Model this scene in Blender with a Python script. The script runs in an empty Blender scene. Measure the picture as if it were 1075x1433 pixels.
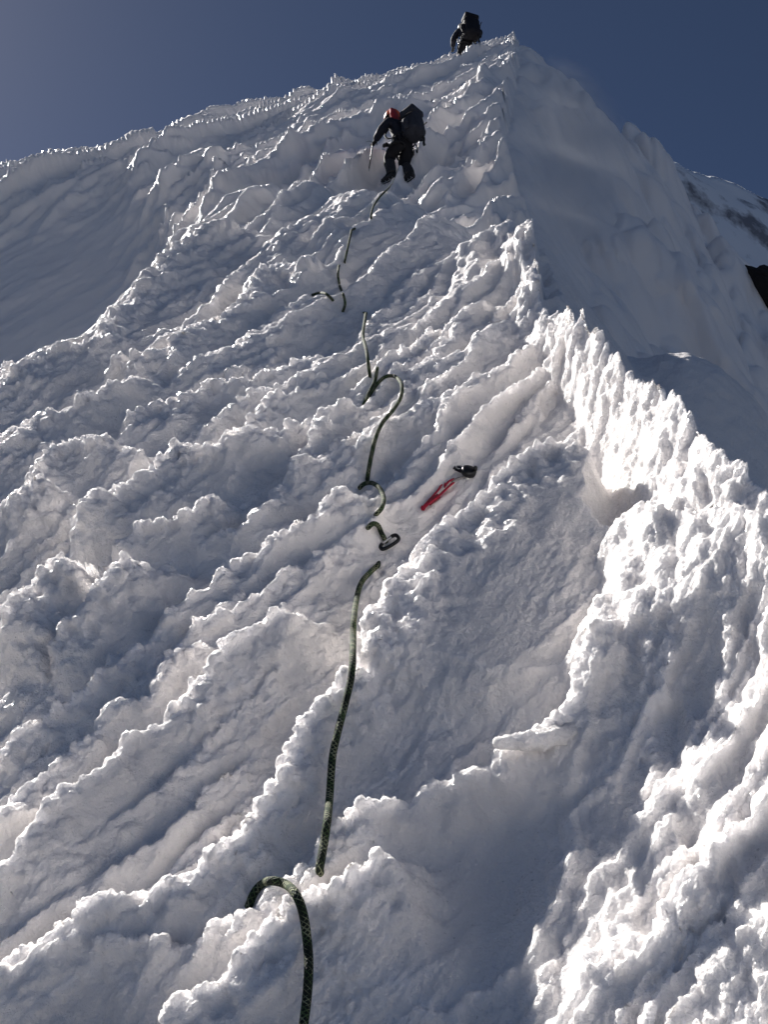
import bpy, bmesh, math, random
import numpy as np
from mathutils import Vector, Matrix

sc = bpy.context.scene
COL = sc.collection
PI = math.pi
rng = np.random.default_rng(7)
random.seed(7)
QUAL = 0.97           # terrain mesh density

# ------------------------------------------------------------------ camera
F = 1406.0            # focal length in pixels of the 1075x1433 photograph
PITCH = math.radians(20)
RV = np.array([1.0, 0, 0]); UP = np.array([0, -math.sin(PITCH), math.cos(PITCH)]); FW = np.array([0, math.cos(PITCH), math.sin(PITCH)])
CAM = np.array([0.0, 0.0, 1.6])
cd = bpy.data.cameras.new('camera'); cam = bpy.data.objects.new('camera', cd); COL.objects.link(cam)
cam.location = CAM; cam.rotation_euler = (PI/2+PITCH, 0, 0)
cd.sensor_fit = 'VERTICAL'; cd.sensor_height = 24; cd.lens = 24*F/1433
cd.clip_start = 0.02; cd.clip_end = 5000
sc.camera = cam

# ------------------------------------------------------------------ world, sun, exposure
SUN_AZ, SUN_EL = math.radians(-45), math.radians(42.5)      # to the left of the viewing direction
SUN = np.array([math.sin(SUN_AZ)*math.cos(SUN_EL), math.cos(SUN_AZ)*math.cos(SUN_EL), math.sin(SUN_EL)])
w = bpy.data.worlds.new('World'); sc.world = w; w.use_nodes = True
nt = w.node_tree; nt.nodes.clear()
sky = nt.nodes.new('ShaderNodeTexSky'); sky.sky_type = 'NISHITA'; sky.sun_disc = False
sky.sun_elevation = SUN_EL; sky.sun_rotation = SUN_AZ; sky.altitude = 5500; sky.air_density = 0.5; sky.dust_density = 10.0; sky.ozone_density = 1.5
bg = nt.nodes.new('ShaderNodeBackground'); bg.inputs[1].default_value = 0.05
wo = nt.nodes.new('ShaderNodeOutputWorld')
nt.links.new(sky.outputs[0], bg.inputs[0]); nt.links.new(bg.outputs[0], wo.inputs[0])
sd = bpy.data.lights.new('sun', 'SUN'); sun = bpy.data.objects.new('sun', sd); COL.objects.link(sun)
sd.energy = 5.0; sd.angle = math.radians(0.53); sd.color = (1.0, 0.965, 0.92)
sun.rotation_euler = Vector(SUN).to_track_quat('Z', 'Y').to_euler()
sun.location = (-20, 20, 40)
sc.view_settings.view_transform = 'Standard'; sc.view_settings.look = 'None'
sc.view_settings.gamma = 1; sc.view_settings.exposure = 0.95
sc.render.engine = 'CYCLES'
cy = sc.cycles
cy.max_bounces = 8; cy.diffuse_bounces = 4; cy.volume_bounces = 1; cy.transparent_max_bounces = 8
cy.use_adaptive_sampling = True; cy.adaptive_threshold = 0.015
try:
    cy.use_denoising = True; cy.denoiser = 'OPENIMAGEDENOISE'
except Exception: pass

# ------------------------------------------------------------------ slope frame
def ray(x, y):
    return (RV*(x-537.5) + UP*(716.5-y) + FW*F)/F
H0 = 0.85                                   # height of the lens off the snow face
N = np.cross(ray(0, 147), ray(730, -50)); N /= np.linalg.norm(N)
if N@FW > 0: N = -N
VV = FW-(FW@N)*N; VV /= np.linalg.norm(VV); UU = np.cross(VV, N)
O = CAM-H0*N
# the near bulge of the face ends in a lip; beyond it the face sets back and runs up to the skyline
def plane_hit(x, y):
    r = ray(x, y); P = CAM+r*(H0/-(r@N))-O; return P@UU, P@VV
_lip = np.array([plane_hit(x, y) for x, y in ((-60,590),(30,532),(140,482),(211,402),(271,342),(331,305),(400,300),(480,320),(560,340),(640,360),(700,380),(740,400))])
_la = _lip[:, 0]/np.hypot(_lip[:, 1], H0)
_lw = np.interp(np.arange(len(_la)), [0, 5, 8, 11], [.30, .40, 1.1, 1.5])
def lip(u, v):
    a = u/np.hypot(v, H0)
    return np.interp(a, _la, _lip[:, 1]), np.interp(a, _la, _lw)
TOP_V = 33.0
def base_z(u, v):
    vs, lw = lip(u, v); t = np.clip((v-vs)/(lw*vs), 0, 1); t = t*t*(3-2*t)
    q = np.clip((v-17)/16, 0, 1); q = q*q*(1.5-.5*q)
    e = np.clip(v-TOP_V, 0, None)
    a = u/np.hypot(v, H0)
    k2 = np.clip((v-6)/(27-6), 0, 1); lf = np.clip(-(u+.6), 0, 9)
    ac = np.interp(v, [4, 20, 33], [-.075, -.06, .02]); hl = np.clip((ac-a)/np.clip(.02+.007*(v-5), .03, .2), 0, 1); hl = hl*hl*(3-2*hl); k3 = np.clip((v-5)/21, 0, 1)
    return -1.5*t-1.8*t*(1-k2)-2.9*t*hl*(1-k3)+0.05*lf*np.clip((v-6)/6, 0, 1)-.05*q-np.where(e < 3, .11*e*e, .99+.66*(e-3))
def hit(x, y, hpx=0.0, habs=0.0):
    """photo pixel -> slope coordinates (u, v) on the face raised by hpx pixels' worth (or habs metres)."""
    r = ray(x, y); D = 2.0; g = -(r@N)
    def f(D):
        P = CAM+r*D-O
        return P@N-(float(base_z(P@UU, P@VV))+hpx*D/F+habs)
    lo, D = 0.3, 0.3
    while f(D) > 0 and D < 60: lo = D; D *= 1.04
    hi = D
    for _ in range(30):
        mid = (lo+hi)/2
        if f(mid) > 0: lo = mid
        else: hi = mid
    P = CAM+r*hi-O
    return P@UU, P@VV, hpx*hi/F+habs, hi

# ------------------------------------------------------------------ noise
_perm = rng.permutation(256).astype(np.int32); _perm = np.concatenate([_perm]*3)
_ga = rng.uniform(0, 2*PI, 256); _g2 = np.stack([np.cos(_ga), np.sin(_ga)], 1).astype(np.float32)*1.5
_g3 = rng.normal(size=(256, 3)); _g3 = (_g3/np.linalg.norm(_g3, axis=1)[:, None]).astype(np.float32)*1.5
def n2(x, y, seed=0):
    x = np.asarray(x, np.float32)+seed*17.37; y = np.asarray(y, np.float32)+seed*9.13
    xi = np.floor(x).astype(np.int32); yi = np.floor(y).astype(np.int32); xf = x-xi; yf = y-yi
    fx = xf*xf*xf*(xf*(xf*6-15)+10); fy = yf*yf*yf*(yf*(yf*6-15)+10)
    def c(dx, dy):
        g = _g2[_perm[_perm[(xi+dx) & 255]+((yi+dy) & 255)]]
        return g[:, 0]*(xf-dx)+g[:, 1]*(yf-dy)
    a = c(0, 0); b = c(1, 0); a = a+fx*(b-a); d = c(0, 1); e = c(1, 1); d = d+fx*(e-d)
    return a+fy*(d-a)
def n3(p, s, seed=0):
    q = p*np.float32(s)+np.float32(seed*13.7); qi = np.floor(q).astype(np.int32); f = q-qi
    w_ = f*f*f*(f*(f*6-15)+10); x, y, z = qi[:, 0], qi[:, 1], qi[:, 2]
    def c(dx, dy, dz):
        g = _g3[_perm[_perm[_perm[(x+dx) & 255]+((y+dy) & 255)]+((z+dz) & 255)]]
        return g[:, 0]*(f[:, 0]-dx)+g[:, 1]*(f[:, 1]-dy)+g[:, 2]*(f[:, 2]-dz)
    def lx(dy, dz):
        a = c(0, dy, dz); return a+w_[:, 0]*(c(1, dy, dz)-a)
    def ly(dz):
        a = lx(0, dz); return a+w_[:, 1]*(lx(1, dz)-a)
    a = ly(0); return a+w_[:, 2]*(ly(1)-a)
def sstep(a, b, x):
    t = np.clip((x-a)/(b-a), 0, 1); return t*t*(3-2*t)

# ------------------------------------------------------------------ node helpers
class NT:
    def __init__(s, name):
        s.m = bpy.data.materials.new(name); s.m.use_nodes = True; s.t = s.m.node_tree; s.t.nodes.clear()
        s.out = s.t.nodes.new('ShaderNodeOutputMaterial')
    def n(s, typ, **kw):
        nd = s.t.nodes.new(typ)
        for k, v in kw.items():
            if k in nd.inputs.keys(): nd.inputs[k].default_value = v
            else: setattr(nd, k, v)
        return nd
    def l(s, a, b): s.t.links.new(a, b)
def simple_mat(name, col, rough=0.6, metal=0.0, noise=0.25, scale=40.0, spec=0.4, bump=0.0):
    k = NT(name); b = k.n('ShaderNodeBsdfPrincipled'); b.inputs['Roughness'].default_value = rough; b.inputs['Metallic'].default_value = metal
    b.inputs['Specular IOR Level'].default_value = spec
    tc = k.n('ShaderNodeTexCoord'); nz = k.n('ShaderNodeTexNoise'); nz.inputs['Scale'].default_value = scale; nz.inputs['Detail'].default_value = 4
    k.l(tc.outputs['Object'], nz.inputs['Vector'])
    mx = k.n('ShaderNodeMix', data_type='RGBA'); mx.inputs[6].default_value = (*[c*(1-noise) for c in col], 1); mx.inputs[7].default_value = (*[min(1, c*(1+noise)) for c in col], 1)
    k.l(nz.outputs['Fac'], mx.inputs[0]); k.l(mx.outputs[2], b.inputs['Base Color'])
    if bump:
        bp = k.n('ShaderNodeBump'); bp.inputs['Strength'].default_value = bump; bp.inputs['Distance'].default_value = 0.01
        k.l(nz.outputs['Fac'], bp.inputs['Height']); k.l(bp.outputs[0], b.inputs['Normal'])
    k.l(b.outputs[0], k.out.inputs[0]); return k.m
def snow_material(name, sss=0.012, fine=1.0):
    k = NT(name); b = k.n('ShaderNodeBsdfPrincipled')
    b.inputs['Base Color'].default_value = (0.925, 0.885, 0.86, 1)
    b.inputs['Roughness'].default_value = 0.7; b.inputs['Specular IOR Level'].default_value = 0.12; b.inputs['IOR'].default_value = 1.31
    if sss:
        b.subsurface_method = 'BURLEY'; b.inputs['Subsurface Weight'].default_value = 0.58
        b.inputs['Subsurface Radius'].default_value = (1.0, 1.0, 1.02); b.inputs['Subsurface Scale'].default_value = sss
    tc = k.n('ShaderNodeTexCoord')
    g1 = k.n('ShaderNodeTexNoise'); g1.inputs['Scale'].default_value = 170*fine; g1.inputs['Detail'].default_value = 3; g1.inputs['Roughness'].default_value = .65
    k.l(tc.outputs['Object'], g1.inputs['Vector'])
    bp = k.n('ShaderNodeBump'); bp.inputs['Strength'].default_value = 1.0; bp.inputs['Distance'].default_value = 0.006/fine
    k.l(g1.outputs['Fac'], bp.inputs['Height']); k.l(bp.outputs[0], b.inputs['Normal'])
    if fine >= 1:
        vo = k.n('ShaderNodeTexVoronoi'); vo.inputs['Scale'].default_value = 420; k.l(tc.outputs['Object'], vo.inputs['Vector'])
        sb = k.n('ShaderNodeVectorMath', operation='SUBTRACT'); k.l(vo.outputs['Color'], sb.inputs[0]); sb.inputs[1].default_value = (.5, .5, .5)
        ml = k.n('ShaderNodeVectorMath', operation='SCALE'); k.l(sb.outputs[0], ml.inputs[0]); ml.inputs['Scale'].default_value = 1.9
        ge = k.n('ShaderNodeNewGeometry'); ad2 = k.n('ShaderNodeVectorMath', operation='ADD'); k.l(ml.outputs[0], ad2.inputs[0]); k.l(ge.outputs['Normal'], ad2.inputs[1])
        no = k.n('ShaderNodeVectorMath', operation='NORMALIZE'); k.l(ad2.outputs[0], no.inputs[0]); k.l(no.outputs[0], b.inputs['Coat Normal'])
        b.inputs['Coat Weight'].default_value = .35; b.inputs['Coat Roughness'].default_value = .14; b.inputs['Coat IOR'].default_value = 1.31
    k.l(b.outputs[0], k.out.inputs[0]); return k.m

def mesh_obj(name, verts, faces, mat, parent=None, smooth=True, uvs=None):
    me = bpy.data.meshes.new(name); me.from_pydata([tuple(map(float, p)) for p in verts], [], faces); me.update()
    ob = bpy.data.objects.new(name, me); COL.objects.link(ob)
    for m in (mat if isinstance(mat, (list, tuple)) else [mat]): me.materials.append(m)
    if smooth: me.polygons.foreach_set('use_smooth', [True]*len(me.polygons))
    if parent is not None: ob.parent = parent
    return ob
def grid_mesh(name, P, nr, nc, mat):
    """P: (nr*nc,3) array, row major -> quad mesh (fast path)"""
    idx = np.arange(nr*nc).reshape(nr, nc)
    q = np.stack([idx[:-1, :-1], idx[:-1, 1:], idx[1:, 1:], idx[1:, :-1]], -1).reshape(-1)
    nf = (nr-1)*(nc-1)
    me = bpy.data.meshes.new(name); me.vertices.add(nr*nc); me.loops.add(nf*4); me.polygons.add(nf)
    me.vertices.foreach_set('co', P.astype(np.float32).ravel())
    me.loops.foreach_set('vertex_index', q.astype(np.int32))
    me.polygons.foreach_set('loop_start', np.arange(0, nf*4, 4, dtype=np.int32))
    me.polygons.foreach_set('use_smooth', np.ones(nf, bool))
    me.update(calc_edges=True); me.materials.append(mat)
    ob = bpy.data.objects.new(name, me); COL.objects.link(ob); return ob
def tag(o, label=None, cat=None, group=None, kind=None):
    for k, v in (('label', label), ('category', cat), ('group', group), ('kind', kind)):
        if v: o[k] = v
    return o

# ------------------------------------------------------------------ the snow face
# crests of the wind-carved fins, as the photo shows them (x, y) with the fin height in pixels
CRESTS = [
 (26, [(-60,590),(30,532),(65,502),(140,482),(166,437),(211,402),(236,367),(271,342),(321,321),(325,309)]),
 (9, [(331,290),(361,271),(397,246),(427,216),(452,185),(500,150)]),
 (26, [(145,522),(170,507),(241,502),(271,467),(301,447),(346,422),(365,392),(382,372),(427,374),(482,366)]),
 (22, [(372,372),(392,342),(417,321),(452,301),(490,290),(540,265)]),
 (30, [(-60,670),(0,626),(65,585),(95,575),(140,560),(180,540),(230,508)]),
 (20, [(156,586),(196,561),(261,531),(321,505),(352,480),(382,445),(432,420),(480,400)]),
 (24, [(161,632),(176,596),(216,573),(251,571),(301,543),(342,536),(372,521),(427,500),(452,465)]),
 (30, [(20,680),(60,656),(75,636),(115,629),(166,641),(221,646)]),
 (42, [(90,760),(115,732),(146,696),(191,676),(246,631),(301,628),(360,600),(400,560)]),
 (40, [(22,715),(30,686),(50,676),(70,674),(100,690)]),
 (20, [(256,611),(301,596),(347,566),(402,546),(442,530),(492,505)]),
 (26, [(271,701),(281,671),(306,636),(342,601),(382,560),(430,530)]),
 (26, [(316,696),(352,641),(402,601),(442,581),(477,566),(510,560)]),
 (34, [(151,802),(171,772),(201,747),(261,735),(300,700),(340,690)]),
 (55, [(8,900),(20,870),(35,837),(60,797),(78,786),(95,800),(146,812)]),
 (48, [(40,915),(85,882),(126,837),(151,812),(191,782),(256,767)]),
 (26, [(261,787),(286,757),(342,747),(372,721),(402,681),(427,641),(452,601),(477,571)]),
 (30, [(100,985),(156,927),(211,892),(251,852),(291,827),(352,782),(397,752),(442,727),(492,696),(520,680)]),
 (26, [(221,927),(281,882),(327,867),(362,842),(402,802),(452,772),(502,742)]),
 (34, [(-40,1070),(0,1046),(50,1016),(100,990),(151,940),(200,905),(250,865)]),
 (34, [(-30,1200),(0,1161),(20,1126),(65,1086),(121,1036),(141,995),(196,985),(236,925),(271,915),(320,870)]),
 (42, [(-40,1260),(0,1222),(40,1191),(70,1141),(121,1096),(171,1046),(201,1026),(281,965),(321,920),(400,860),(450,830)], 1.05),
 (24, [(-30,1315),(60,1240),(130,1185),(205,1130),(280,1065),(335,1005),(395,945),(430,905)]),
 (19, [(70,1285),(150,1232),(225,1182),(285,1122),(330,1082),(362,1040)]),
 (20, [(-30,1120),(40,1085),(95,1045),(160,985),(225,945),(290,905),(350,860)]),
 (18, [(150,1000),(230,960),(300,930),(370,880),(430,850),(470,815)]),
 (54, [(-60,1405),(0,1372),(50,1332),(115,1297),(166,1267),(251,1226),(311,1191),(326,1161),(362,1121),(387,1101),(402,1066),(427,1030),(467,970),(487,940),(512,880)]),
 (46, [(-60,1400),(0,1372),(40,1342),(110,1332),(190,1327),(246,1322),(321,1297),(372,1271),(432,1221),(472,1181),(502,1156),(540,1131),(580,1102),(640,1085),(690,1072),(760,1040),(800,1000),(830,950),(862,885)]),
 (60, [(200,1460),(246,1422),(281,1387),(327,1362),(382,1302),(412,1267),(437,1257),(482,1252),(540,1205),(590,1172)]),
 (30, [(495,945),(510,900),(535,847),(565,802),(580,777),(620,757),(640,727),(676,721)]),
 (26, [(530,1030),(550,960),(580,935),(610,918)]),
 (24, [(600,917),(620,867),(632,847)]),
 (56, [(498,965),(515,905),(540,850),(575,790),(630,735),(675,685),(712,650),(751,631),(776,621),(806,616),(838,612)], 3.2),
 (30, [(672,690),(690,662),(706,651),(751,631),(776,621),(806,616),(841,611)]),
 (15, [(535,640),(585,601),(635,566),(676,531),(706,521),(736,495),(750,462)]),
 (16, [(640,650),(681,616),(706,581),(736,556),(776,526),(806,490)]),
 (14, [(470,690),(500,660),(540,600),(575,560),(620,520),(690,470),(730,430)]),
 (13, [(440,640),(480,580),(515,545),(560,510),(610,470),(660,440),(720,420)]),
 (10, [(420,540),(470,500),(510,480),(540,440),(580,400),(640,370),(700,350)]),
 (9, [(440,450),(490,430),(520,400),(560,360),(620,320),(680,290)]),
 (8, [(480,390),(520,350),(570,310),(620,270),(660,230)]),
 (46, [(548,1425),(580,1412),(635,1412),(686,1382),(736,1342),(786,1297),(801,1252),(816,1211),(800,1181),(812,1150),(846,1130),(870,1080)]),
 (40, [(800,1440),(850,1400),(900,1360),(960,1330),(1000,1290),(1075,1250)]),
 (34, [(700,1440),(760,1400),(800,1330),(850,1270),(900,1200),(960,1150),(1000,1090)]),
 (34, [(930,1440),(985,1330),(1020,1260),(1075,1200)]),
 (30, [(860,1250),(900,1150),(930,1060),(960,960),(975,860)]),
 (30, [(960,1200),(1000,1110),(1030,1000),(1050,900),(1060,800)]),
 (22, [(885,1010),(905,930),(925,840),(920,740),(905,640),(895,570)]),
 (20, [(900,800),(892,720),(868,640),(850,580),(845,520)]),
 (20, [(950,850),(945,760),(935,690),(930,620)]),
 (20, [(1000,860),(995,780),(985,700)]),
]
ARETE = [(1400,1150,.16),(1180,850,.16),(1075,737,.16),(1020,688,.16),(985,640,.16),(945,592,.16),(905,560,.16),(860,515,.16),(820,466,.15),(776,450,.05),(757,420,.07),(752,360,.10),(737,300,.14),(712,238,.26),(703,205,.36),(714,165,.22),(719,130,.25),(724,90,.25),(731,40,.25)]

def build_face():
    # rows get longer and columns wider with distance, so the mesh is as fine as the picture needs everywhere
    vs = [-0.45]
    while vs[-1] < 43:
        v = vs[-1]; rho = math.hypot(v, H0)
        k = 1.4 if v > .45 else 5.0
        k *= 1+1.3*min(1, max(0, v-1.5)/6)
        vs.append(v+k/QUAL*rho/1005)
    vs = np.array(vs)
    cf = np.concatenate([np.arange(-.50, 0, 1.5/QUAL/1005), np.arange(0, .60, 2.0/QUAL/1005)])
    cl = -.50-np.cumsum(np.linspace(.002, .02, 34))[::-1]; cr = .60+np.cumsum(np.linspace(.002, .02, 34))
    cs = np.concatenate([cl, cf, cr])
    nr, nc = len(vs), len(cs)
    v = np.repeat(vs, nc).astype(np.float32); rho = np.sqrt(v*v+H0*H0)
    cc = np.tile(cs, nr); cc = np.where(cc > 0, cc*np.repeat(.72+.28*sstep(1.6, 3.5, vs), nc), cc)
    u = (cc*rho).astype(np.float32)
    px = rho/F                                         # metres per photo pixel
    # ---- warp the look-up so crests are ragged
    wu = np.zeros_like(u); wv = np.zeros_like(u)
    for lam, amp in ((.9, .045), (.33, .022), (.12, .011), (.05, .007), (.022, .004)):
        m = lam > 5*px
        if not m.any(): continue
        fade = np.clip((lam/px[m]-5)/6, 0, 1)*np.clip(26*px[m]*4/lam, 0, 1)
        wu[m] += amp*fade*n2(u[m]/lam, v[m]/lam, 3)*1.3; wv[m] += amp*fade*n2(u[m]/lam, v[m]/lam, 5)*1.3
    uw, vw = u+wu, v+wv
    z = base_z(u, v).astype(np.float32)
    # ---- general wind-carved relief: sharp flutes that follow the wind's flow lines up and across the face
    gv = np.linspace(-1, 45, 2400); ph = np.radians(np.interp(gv, [.4, .8, 1.2, 2, 3, 5, 10, 20, 35], [32, 38, 48, 52, 56, 63, 66, 52, 40]))
    gG = np.concatenate([[0], np.cumsum(.5*(1/np.tan(ph[1:])+1/np.tan(ph[:-1]))*np.diff(gv))])
    fb = uw-np.interp(vw, gv, gG).astype(np.float32)               # constant along a flow line
    fr = np.zeros_like(u); frc = np.zeros_like(u)
    for i, lam in enumerate((.03, .055, .10, .18, .33, .6, 1.1, 2.0)):
        lp = lam/px
        wgt = sstep(16, 40, lp)*(1-sstep(100, 210, lp))
        ix = np.nonzero(wgt > .01)[0]
        if not len(ix): continue
        a_ = vw[ix]/(lam*3.2); b_ = fb[ix]/lam
        b_ = b_+.45*n2(a_*.8, b_*.5, 100+i)
        r_ = np.clip(1-np.abs(n2(b_, a_, 120+i))*1.75, 0, 1)
        on = sstep(-.35, .3, n2(b_*.35, a_*.5, 140+i))               # flutes come and go
        fr[ix] += wgt[ix]*lam*.34*(r_**1.7)*(.25+.75*on)
        frc[ix] = np.maximum(frc[ix], wgt[ix]*sstep(.72, .98, r_)*on)
    far_ = sstep(6.5, 11, v); ix = np.nonzero(far_ > 0)[0]           # high on the face: rows of scalloped plates
    for lam, amp in ((.16, .04), (.33, .10), (.75, .20)):
        c_, s_ = math.cos(.66), math.sin(.66)
        a_ = (uw[ix]*c_+vw[ix]*s_)/(lam*2.3); b_ = (-uw[ix]*s_+vw[ix]*c_)/lam
        b_ = b_+.4*n2(a_*1.3, b_*.6, int(lam*100)+161)
        r_ = np.clip(1-np.abs(n2(a_, b_, int(lam*100)+160))*1.6, 0, 1)
        fr[ix] += far_[ix]*amp*r_**2*(1-.6*sstep(23, 29, v[ix])); frc[ix] = np.maximum(frc[ix], far_[ix]*sstep(.75, .98, r_)*.7)
    # ---- the fins
    fin = np.zeros_like(u); crest = np.zeros_like(u)
    jag = np.zeros_like(u)
    for lam, amp in ((.2, .2), (.08, .3), (.035, .3), (.016, .25)):
        m = (lam > 6*px) & (lam < 400*px)
        jag[m] += amp*n2(u[m]/lam, v[m]/lam, 11)
    jag = np.clip(1+.42*jag, .5, 1.5)
    for hp, pts, *wide in CRESTS:
        wide = wide[0] if wide else 1.0
        K = np.array([hit(x, y, hp*(2.25 if np.mean([q[0] for q in pts]) < 700 else .9))[:3] for x, y in pts]).astype(np.float32)
        K[0, 2] *= .4; K[-1, 2] *= .3
        D = np.sqrt(K[:, 1]**2+H0*H0)
        far = float(np.clip((D.mean()-1.2)/3, 0, 1))
        w1 = (.62+.75*far)*K[:, 2].max()*wide; w2 = (.24+.5*far)*K[:, 2].max()
        R = 4*w1
        m = (u > K[:, 0].min()-R) & (u < K[:, 0].max()+R) & (v > K[:, 1].min()-R) & (v < K[:, 1].max()+R)
        if not m.any(): continue
        ix = np.nonzero(m)[0]; pu, pv = uw[ix], vw[ix]
        best = np.full(len(ix), 1e9, np.float32); hh = np.zeros(len(ix), np.float32); side = np.ones(len(ix), np.float32)
        for a, b in zip(K[:-1], K[1:]):
            du, dv = b[0]-a[0], b[1]-a[1]; L = du*du+dv*dv+1e-12
            t = np.clip(((pu-a[0])*du+(pv-a[1])*dv)/L, 0, 1)
            eu, ev = pu-a[0]-t*du, pv-a[1]-t*dv; d = np.sqrt(eu*eu+ev*ev)
            c = d < best
            best = np.where(c, d, best); hh = np.where(c, a[2]+(b[2]-a[2])*t, hh); side = np.where(c, np.sign(du*ev-dv*eu), side)
        dn = np.where(side > 0, best/w2, best/w1)
        dn = np.maximum(np.sqrt(dn*dn+.012)-.06, 0)
        prof = np.where(side > 0, np.exp(-dn**1.9), np.exp(-dn**1.25))
        val = hh*prof*(1+(jag[ix]-1)*np.exp(-(best/(.6*w1/wide))**2))
        # smooth maximum keeps the gullies between the fins from creasing
        f0 = fin[ix]; s_ = .12*hh.max()
        hmx = np.clip(.5+.5*(val-f0)/s_, 0, 1)
        fin[ix] = f0+(val-f0)*hmx+s_*hmx*(1-hmx)*.5
        crest[ix] = np.maximum(crest[ix], np.exp(-(best/(.45*w1/wide))**2)*np.clip(hh/hh.max(), 0, 1))
    # ---- the smooth hollow below the skyline on the left, and calm bowls between the fins
    ang = u/rho; v1, lw1 = lip(u, v); v1 = v1.astype(np.float32)
    beyond = sstep(.05, .3, (v-v1)/v1)*(1-sstep(22, 27, v))*(1-sstep(-.20, -.10, ang-np.interp(v, [4, 20, 33], [-.02, -.01, .06])))
    calm = 1-.9*beyond
    for bx, by, bs, bd in ((765, 770, .19, 0), (690, 960, .10, 0), (690, 1250, .085, 0), (210, 1150, .085, 0)):
        bu, bv, _, _ = hit(bx, by)
        calm *= 1-.85*np.exp(-(((u-bu)/bs)**2+((v-bv)/(bs*1.6))**2))
    z += fin+fr*calm*(1-.6*np.clip(fin/(40*px), 0, 1))
    crest = np.maximum(crest, .8*frc*calm)
    # ---- the arete on the right: the face banks up to it, then falls away
    A = np.array([hit(x, y, 0, ha)[:3] for x, y, ha in ARETE]).astype(np.float32)
    best = np.full(len(u), 1e9, np.float32); hh = np.zeros_like(u); side = np.ones_like(u); vv_ = np.zeros_like(u)
    up2, vp2 = u+.6*wu, v+.6*wv
    for a, b in zip(A[:-1], A[1:]):
        du, dv = b[0]-a[0], b[1]-a[1]; L = du*du+dv*dv
        t = np.clip(((up2-a[0])*du+(vp2-a[1])*dv)/L, 0, 1)
        eu, ev = up2-a[0]-t*du, vp2-a[1]-t*dv; d = np.sqrt(eu*eu+ev*ev); c = d < best
        best = np.where(c, d, best); hh = np.where(c, a[2]+(b[2]-a[2])*t, hh); side = np.where(c, np.sign(du*ev-dv*eu), side); vv_ = np.where(c, a[1]+t*dv, vv_)
    bw = np.interp(vv_, [.5, .75, .85, 1.0, 1.05, 1.16, 1.29, 1.4, 1.56, 1.87, 2.5, 3, 8, 15, 30], [.50, .38, .32, .31, .27, .21, .14, .115, .09, .08, .085, .11, .45, .8, 2.4]).astype(np.float32)
    left = hh*np.clip(1-best/bw, 0, 1)**1.25+.035*sstep(1.0, .86, best/bw)*(1-sstep(1.15, 1.4, v))*sstep(.8, 1.0, v)
    fluting = np.zeros_like(u)
    near = (best < 1.2*bw) & (v < 6)
    fw = np.clip(1-best[near]/bw[near], 0, 1)**.5*np.clip(vv_[near]/1.6, .6, 1.3)*sstep(0, .05, best[near])
    un, vn = u[near]+.4*wu[near]-.22*v[near], v[near]+.4*wv[near]
    fluting[near] = (np.abs(n2(un/.05, vn/.26, 21))*.040+np.abs(n2(un/.022, vn/.14, 22))*.022+np.abs(n2(un/.011, vn/.07, 23))*.010)*fw
    slope = np.interp(vv_, [1, 3, 12, 30], [1.9, 1.9, 1.7, 1.45]).astype(np.float32)
    fn = np.zeros_like(u); ff = np.nonzero((side < 0) & (best > .02))[0]
    qa = (best[ff]-.5*(v[ff]-vv_[ff])); qb = v[ff]+.5*best[ff]
    for lam, amp in ((9, .7), (4, .8), (1.6, .45), (.6, .16)):
        fn[ff] += amp*1.5*(np.abs(n2(qa/lam, qb/(lam*2.2), 51+int(lam)))*2-.5)*np.clip(best[ff]/(.6*lam), 0, 1)
    rr = .015*np.clip(vv_, 1, 12)
    right = hh-(np.sqrt(best*best+rr*rr)-rr)*slope+fn
    fall = side < 0
    z = np.where(fall, np.minimum(z, base_z(u, v)*1+right), z+left+fluting)
    P = (O[None]+u[:, None]*UU[None]+v[:, None]*VV[None]+z[:, None]*N[None]).astype(np.float32)
    # ---- rime: cauliflower lumps pushed out along the surface normal, finer octaves only where the lens can see them
    FD = (UU*math.cos(.9)+VV*math.sin(.9)).astype(np.float32)            # lumps drawn out along the flow
    def normals(P):
        G = P.reshape(nr, nc, 3)
        a = np.gradient(G, axis=1); b = np.gradient(G, axis=0)
        n_ = np.cross(a, b).reshape(-1, 3); n_ /= np.linalg.norm(n_, axis=1)[:, None]+1e-12
        return n_.astype(np.float32)
    patch = sstep(-.25, .45, n2(u/(.10*rho+.05), v/(.22*rho+.1), 31))
    keep = .06+.94*calm
    big = (.05+.3*crest**1.5+.08*patch**2)*keep; mid = (.16+.65*crest+.4*patch**2)*keep; fine = (.3+1.7*crest+1.1*patch)*keep
    hi = sstep(6, 11, v); big = np.maximum(big, .45*hi*keep); mid = np.maximum(mid, .8*hi*keep); fine = np.maximum(fine, 1.2*hi*keep)
    big = np.where(fall, .3, big); mid = np.where(fall, .3, mid); fine = np.where(fall, .3, fine)
    crumb = sstep(-.02, .12, ang)*sstep(1.6, 2.4, v)*(1-sstep(9, 14, v))*(~fall)
    litzone = np.clip(1-best/(1.2*bw), 0, 1)*(~fall)
    big = np.maximum(big*(1-.6*litzone), .3*crumb); mid = np.maximum(mid, np.maximum(.4*litzone, .75*crumb)); fine = np.maximum(fine, np.maximum(1.2*litzone, 1.2*crumb))
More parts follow.
